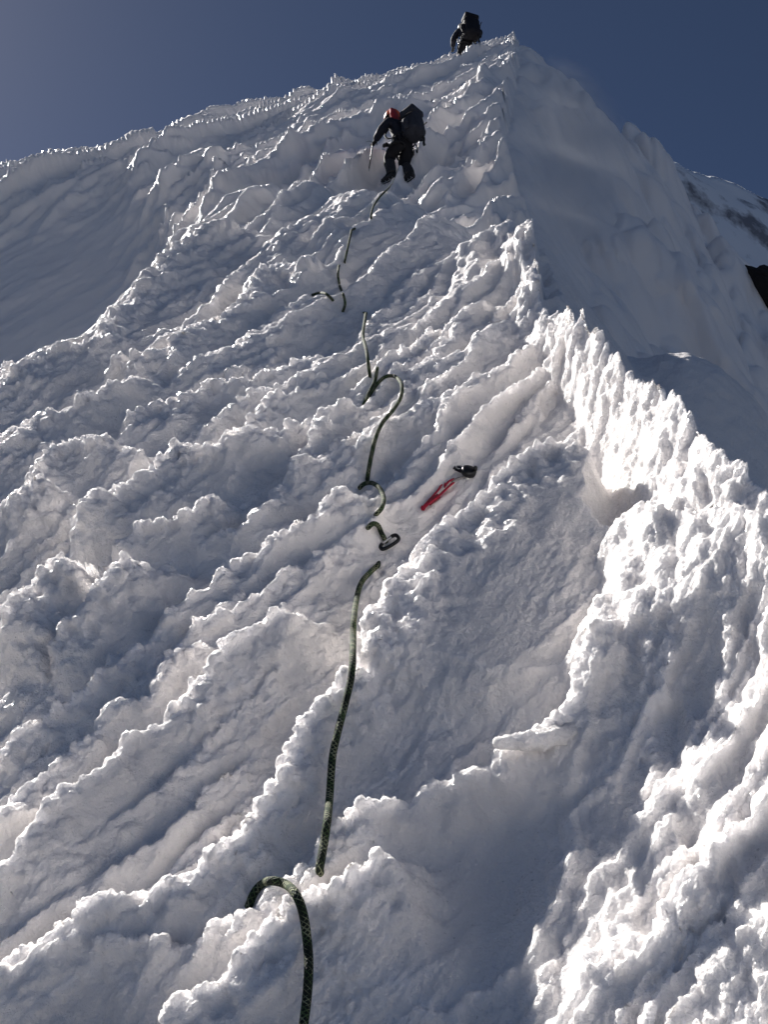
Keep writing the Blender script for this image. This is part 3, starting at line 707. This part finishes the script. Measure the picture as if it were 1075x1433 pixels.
def make_climber(name, loc, rz, scale, helmet, packmat, pack_size, label, pack_z=1.16):
    root = bpy.data.objects.new(name, None); COL.objects.link(root)
    root.location = loc; root.rotation_euler = (0, 0, rz); root.scale = (scale,)*3
    tag(root, label, 'person', 'climbers on the fixed rope')
    J = {'pelvis': (0, -.04, .78, .205, .18), 'waist': (0, .0, .93, .205, .175), 'chest': (0, .10, 1.13, .235, .195), 'neckbase': (0, .17, 1.30, .15, .135), 'neck': (0, .215, 1.38, .066, .07), 'head': (0, .26, 1.50, .088, .105), 'crown': (0, .265, 1.58, .07, .085),
         'hipL': (-.11, -.02, .72, .145, .145), 'kneeL': (-.13, .24, .49, .108, .11), 'shinL': (-.125, .20, .34, .105, .105), 'ankleL': (-.12, .17, .13, .07, .07), 'toeL': (-.13, .32, .055, .05, .045),
         'hipR': (.11, -.02, .72, .145, .145), 'kneeR': (.14, .10, .42, .108, .11), 'shinR': (.12, .0, .29, .105, .105), 'ankleR': (.11, -.09, .12, .07, .07), 'toeR': (.12, .06, .055, .05, .045),
         'shL': (-.21, .15, 1.26, .10, .10), 'elL': (-.31, .26, 1.02, .082, .082), 'wrL': (-.23, .48, .97, .058, .058),
         'shR': (.21, .15, 1.26, .10, .10), 'elR': (.31, .32, 1.10, .082, .082), 'wrR': (.25, .54, 1.20, .058, .058)}
    E = [('pelvis', 'waist'), ('waist', 'chest'), ('chest', 'neckbase'), ('neckbase', 'neck'), ('neck', 'head'), ('head', 'crown'),
         ('pelvis', 'hipL'), ('hipL', 'kneeL'), ('kneeL', 'shinL'), ('shinL', 'ankleL'), ('ankleL', 'toeL'), ('pelvis', 'hipR'), ('hipR', 'kneeR'), ('kneeR', 'shinR'), ('shinR', 'ankleR'), ('ankleR', 'toeR'),
         ('chest', 'shL'), ('shL', 'elL'), ('elL', 'wrL'), ('chest', 'shR'), ('shR', 'elR'), ('elR', 'wrR')]
    def zone(c):
        if c.z > 1.41: return 2
        return 0 if c.z > .80 else 1
    skin_body('body', J, E, [navy, charcoal, skin_mat], zone, root)
    # face: nose, mouth line and goggles on the front of the head
    mesh_obj('nose', [(-.014, .265, 1.60), (.014, .265, 1.60), (0, .262, 1.655), (0, .305, 1.607), (0, .268, 1.592)], [(0, 3, 2), (3, 1, 2), (0, 4, 3), (4, 1, 3)], skin_mat, root)
    tube('mouth', catmull([(-.026, .262, 1.565), (0, .272, 1.563), (.026, .262, 1.565)], 4), .005, simple_mat(name+'_lips', (.22, .09, .08), .5), root, 6)
    for sx in (-1, 1): tube('ear', catmull([(sx*.088, .16, 1.655), (sx*.098, .145, 1.64), (sx*.096, .15, 1.60)], 4), .009, skin_mat, root, 8)
    gg = tube('goggles', catmull([(-.085, .19, 1.655), (-.06, .262, 1.655), (0, .285, 1.655), (.06, .262, 1.655), (.085, .19, 1.655)], 5), .030, strap_mat, root, 10, flat=.45, flat_dir=(0, 1, 0))
    tube('lens', catmull([(-.06, .268, 1.655), (0, .292, 1.655), (.06, .268, 1.655)], 5), .023, lens_mat, gg, 10, flat=.3, flat_dir=(0, 1, 0))
    # helmet shell with rim and vents
    V = []; Fc = []; nu, nv = 28, 12
    for j in range(nv+1):
        ph = (j/nv)*PI*.60
        for i in range(nu):
            th = 2*PI*i/nu; back = max(0, -math.sin(th))
            r = 1+.03*math.cos(6*th)*math.sin(ph)
            V.append((.150*r*math.sin(ph)*math.cos(th), .155+.172*r*math.sin(ph)*math.sin(th), 1.665+.145*math.cos(ph)-.05*back*(j/nv)**2))
    for j in range(nv):
        for i in range(nu): a = j*nu+i; b = j*nu+(i+1) % nu; Fc.append((a, a+nu, b+nu, b))
    hm = mesh_obj('helmet', V, Fc, hood_mats['red' if helmet == 'red' else 'dark'], root)
    tube('rim', np.array(V[nv*nu:(nv+1)*nu]), .008, strap_mat, hm, 6, closed=True)
    for sx in (-1, 1): tube('chin_strap', catmull([(sx*.10, .17, 1.62), (sx*.09, .18, 1.56), (sx*.03, .21, 1.515)], 4), .008, strap_mat, hm, 6)
    # neck cloth / hood hanging at the nape
    if helmet == 'red':
        P_ = []; 
        nc_ = tube('neck_cloth', catmull([(-.03, .09, 1.68), (-.09, .03, 1.58), (-.12, .0, 1.46), (-.12, -.01, 1.30)], 5), [.06, .10, .125, .135, .135]+[.125]*5+[.105, .09, .075, .055, .035]+[.015], hood_mats['red_scarf'], root, 16, flat=.5, flat_dir=(0, 1, 0))
    for o in list(root.children):
        if o.name.split('.')[0] in ('nose', 'mouth', 'ear', 'goggles', 'helmet', 'neck_cloth'): o.location = (0, .09, -.12)
    # boots, gaiters, crampons
    for sd, (an, to, kn) in (('L', ('ankleL', 'toeL', 'shinL')), ('R', ('ankleR', 'toeR', 'shinR'))):
        A, T_, K_ = (np.array(J[q][:3]) for q in (an, to, kn))
        f = T_-A; f[2] = 0; f /= np.linalg.norm(f); heel = np.array([A[0], A[1], .06])-f*.07; toe = np.array([A[0], A[1], .05])+f*.215
        bt = tube('boot', catmull([heel+[0, 0, .0], (heel+toe)/2+[0, 0, .02], toe-f*.05, toe], 5), [.060]*5+[.060]*5+[.054]*5+[.028], boot_mat, root, 14, flat=.92, flat_dir=(0, 0, 1))
        tube('sole', catmull([heel-[0, 0, .038], (heel+toe)/2-[0, 0, .042], toe-[0, 0, .030]], 6), [.052]*13, strap_mat, bt, 12, flat=.28, flat_dir=(0, 0, 1))
        tube('gaiter', catmull([A+[0, 0, -.02], A+(K_-A)*.35, A+(K_-A)*.8, K_+(K_-A)*.25], 4), [.084, .088, .092, .092, .094, .096, .098, .1, .1, .1, .102, .102, .100], gaiter_mat, root, 14)
        cr = tube('crampon', catmull([heel-[0, 0, .052], (heel+toe)/2-[0, 0, .056], toe-[0, 0, .044]+f*.015], 5), .007, steel, root, 6)
        sdv = np.array([-f[1], f[0], 0])
        for q in (.05, .3, .62, .86):
            for w_ in (-1, 1):
                p = heel+(toe-heel)*q-[0, 0, .055]+sdv*w_*.042
                tube('point', np.array([p, p-[0, 0, .02], p-[0, 0, .045]]), [.007, .005, .001], steel, cr, 5)
        for w_ in (-1, 1):
            p = toe-[0, 0, .048]+sdv*w_*.018; tube('front_point', np.array([p, p+f*.03, p+f*.055-[0, 0, .012]]), [.007, .005, .001], steel, cr, 5)
    # gloves
    for n_, q, s_ in (('wrL', 'elL', 1), ('wrR', 'elR', -1)):
        w_ = np.array(J[n_][:3]); finger_glove('glove', w_, w_-np.array(J[q][:3]), (s_, 0, .3), strap_mat, root)
    # harness with gear
    th = np.linspace(0, 2*PI, 33)[:-1]
    hs = tube('harness', np.array([(.235*math.cos(t), -.01+.21*math.sin(t), .93+.01*math.sin(2*t)) for t in th]), .022, strap_mat, root, 8, closed=True, flat=.45, flat_dir=(0, 1, 0))
    for sx in (-1, 1):
        tube('leg_loop', np.array([(sx*.12+.150*math.cos(t), .06+.145*math.sin(t), .72-.05*math.sin(t)) for t in th]), .018, strap_mat, hs, 8, closed=True)
        for k_ in range(3): tube('gear', catmull([(sx*.22, .06-.09*k_, .92), (sx*.26, .05-.09*k_, .85), (sx*.25, .05-.09*k_, .74), (sx*.235, .06-.09*k_, .80)], 4), .011, (steel, black_metal, strap_mat)[k_], hs, 6)
    hs.location = (0, -.02, -.10)
    # rucksack
    w_, d_, h_ = pack_size
    pk = box_obj('rucksack', (w_, d_, h_), (0, -.085-d_/2, pack_z-.12), packmat, root, rot=(math.radians(-7), 0, 0), bev=.13, seg=5, taper=.90)
    co = np.array([v.co[:] for v in pk.data.vertices], np.float32)
    me = pk.data
    bm = bmesh.new(); bm.from_mesh(me); bmesh.ops.subdivide_edges(bm, edges=bm.edges[:], cuts=3, use_grid_fill=True, smooth=.0)
    q = np.array([v.co[:] for v in bm.verts], np.float32); bm.normal_update(); dd = np.abs(n3(q, 1/.14, 44))*.04+np.abs(n3(q, 1/.06, 45))*.012
    for v, e in zip(bm.verts, dd): v.co += v.normal*float(e)
    bm.to_mesh(me); bm.free(); me.polygons.foreach_set('use_smooth', [True]*len(me.polygons))
    box_obj('lid', (w_*.92, d_*.95, .15), (0, .0, h_/2+.045), packmat, pk, bev=.06, seg=4)
    for sx in (-1, 1):
        tube('side_pocket', catmull([(sx*w_*.52, 0, -h_*.36), (sx*w_*.58, 0, -h_*.1), (sx*w_*.52, 0, h_*.08)], 5), [.05]*4+[.065]*4+[.04]*3, packmat, pk, 12)
        tube('strap', catmull([(sx*.12, d_/2, h_*.42), (sx*.15, d_/2+.18, h_*.42), (sx*.17, d_/2+.36, h_*.15), (sx*.19, d_/2+.25, -h_*.22), (sx*.17, d_/2+.02, -h_*.32)], 6), .020, strap_mat, pk, 8, flat=.4, flat_dir=(1, 0, 0))
        tube('compression_strap', catmull([(sx*w_*.53, -d_*.5, h_*.22), (sx*w_*.56, 0, h_*.24), (sx*w_*.5, d_*.5, h_*.22)], 5), .012, strap_mat, pk, 6)
    tube('hanging_strap', catmull([(w_*.3, -d_*.3, -h_*.48), (w_*.34, -d_*.32, -h_*.62), (w_*.30, -d_*.30, -h_*.80), (w_*.33, -d_*.3, -h_*.92)], 5), .028, strap_mat, pk, 8, flat=.5)
    return root
def make_axe(name, grip, d, side, label):
    grip, d = np.asarray(grip, float), np.asarray(d, float); d /= np.linalg.norm(d); side = np.asarray(side, float); side = side-(side@d)*d; side /= np.linalg.norm(side)
    root = bpy.data.objects.new(name, None); COL.objects.link(root); root.location = grip+d*.52
    o = -d*.52
    tube('shaft', catmull([o-d*.0, o+d*.25, o+d*.5, o+d*.50], 4), .013, black_metal, root, 10, flat=.8)
    hd = tube('head', catmull([o+side*.02, o-side*.06, o-side*.13+d*.035], 5), [.013]*4+[.011]*4+[.009]*2+[.004], steel, root, 8, flat=.4)
    tube('adze', catmull([o+side*.015, o+side*.05+d*.004, o+side*.085+d*.02], 4), [.012]*4+[.016]*3+[.022, .023], steel, hd, 8, flat=.25)
    tube('spike', np.array([o+d*.50, o+d*.55, o+d*.58]), [.011, .007, .001], steel, root, 8)
    return tag(root, label, 'ice axe')

bpy.context.view_layer.update()
def stand_point(x, y, dflt): return at(x, y, (snow_depth(x, y, dflt) or dflt))
p1 = stand_point(562, 254, 17.0); D1 = (p1-CAM)@FW
def down_to_snow(p, up=3.0):
    ok, loc, nor, _ = face.ray_cast(Vector(p)+Vector((0, 0, up)), Vector((0, 0, -1)), distance=30)
    return np.array(loc) if ok else np.array(p)
sc1 = (128*D1/F)/1.68
make_climber('climber', p1+np.array([.02, -.02, .05]), math.radians(48), sc1, 'red', grey_pack, (.38, .36, .50),
             'climber in dark clothes with orange-red helmet and grey rucksack standing on the slope', 1.14)
# the second climber stands just over the skyline
x2 = 655; yy = 70
while snow_depth(x2, yy) is not None and yy > 20: yy -= 1
dsk = snow_depth(x2, yy+1, 36)
def pix_y(p):
    q = p-CAM; return 716.5-F*(q@UP)/(q@FW)
for k_ in np.arange(.6, 9, .2):
    g2 = down_to_snow(at(x2, yy+1, dsk+k_))
    if pix_y(g2+np.array([0, 0, 1.64])) > 23: break
Dg = (g2-CAM)@FW
make_climber('climber', g2+np.array([0, 0, -.05]), math.radians(20), 1.0, 'dark', black_pack, (.46, .34, .66),
             'distant climber in black with a big rucksack standing on the skyline')
R1 = Matrix.Translation(Vector(p1+np.array([.02, -.02, .05]))) @ Matrix.Rotation(math.radians(48), 4, 'Z') @ Matrix.Scale(sc1, 4)
hand = np.array(R1 @ Vector((-.225, .545, .945))); 
make_axe('ice_axe', hand+np.array([0, 0, .03]), (-.12, .1, -1), (1, .4, 0), 'ice axe gripped in the hand of the climber with the orange-red helmet')
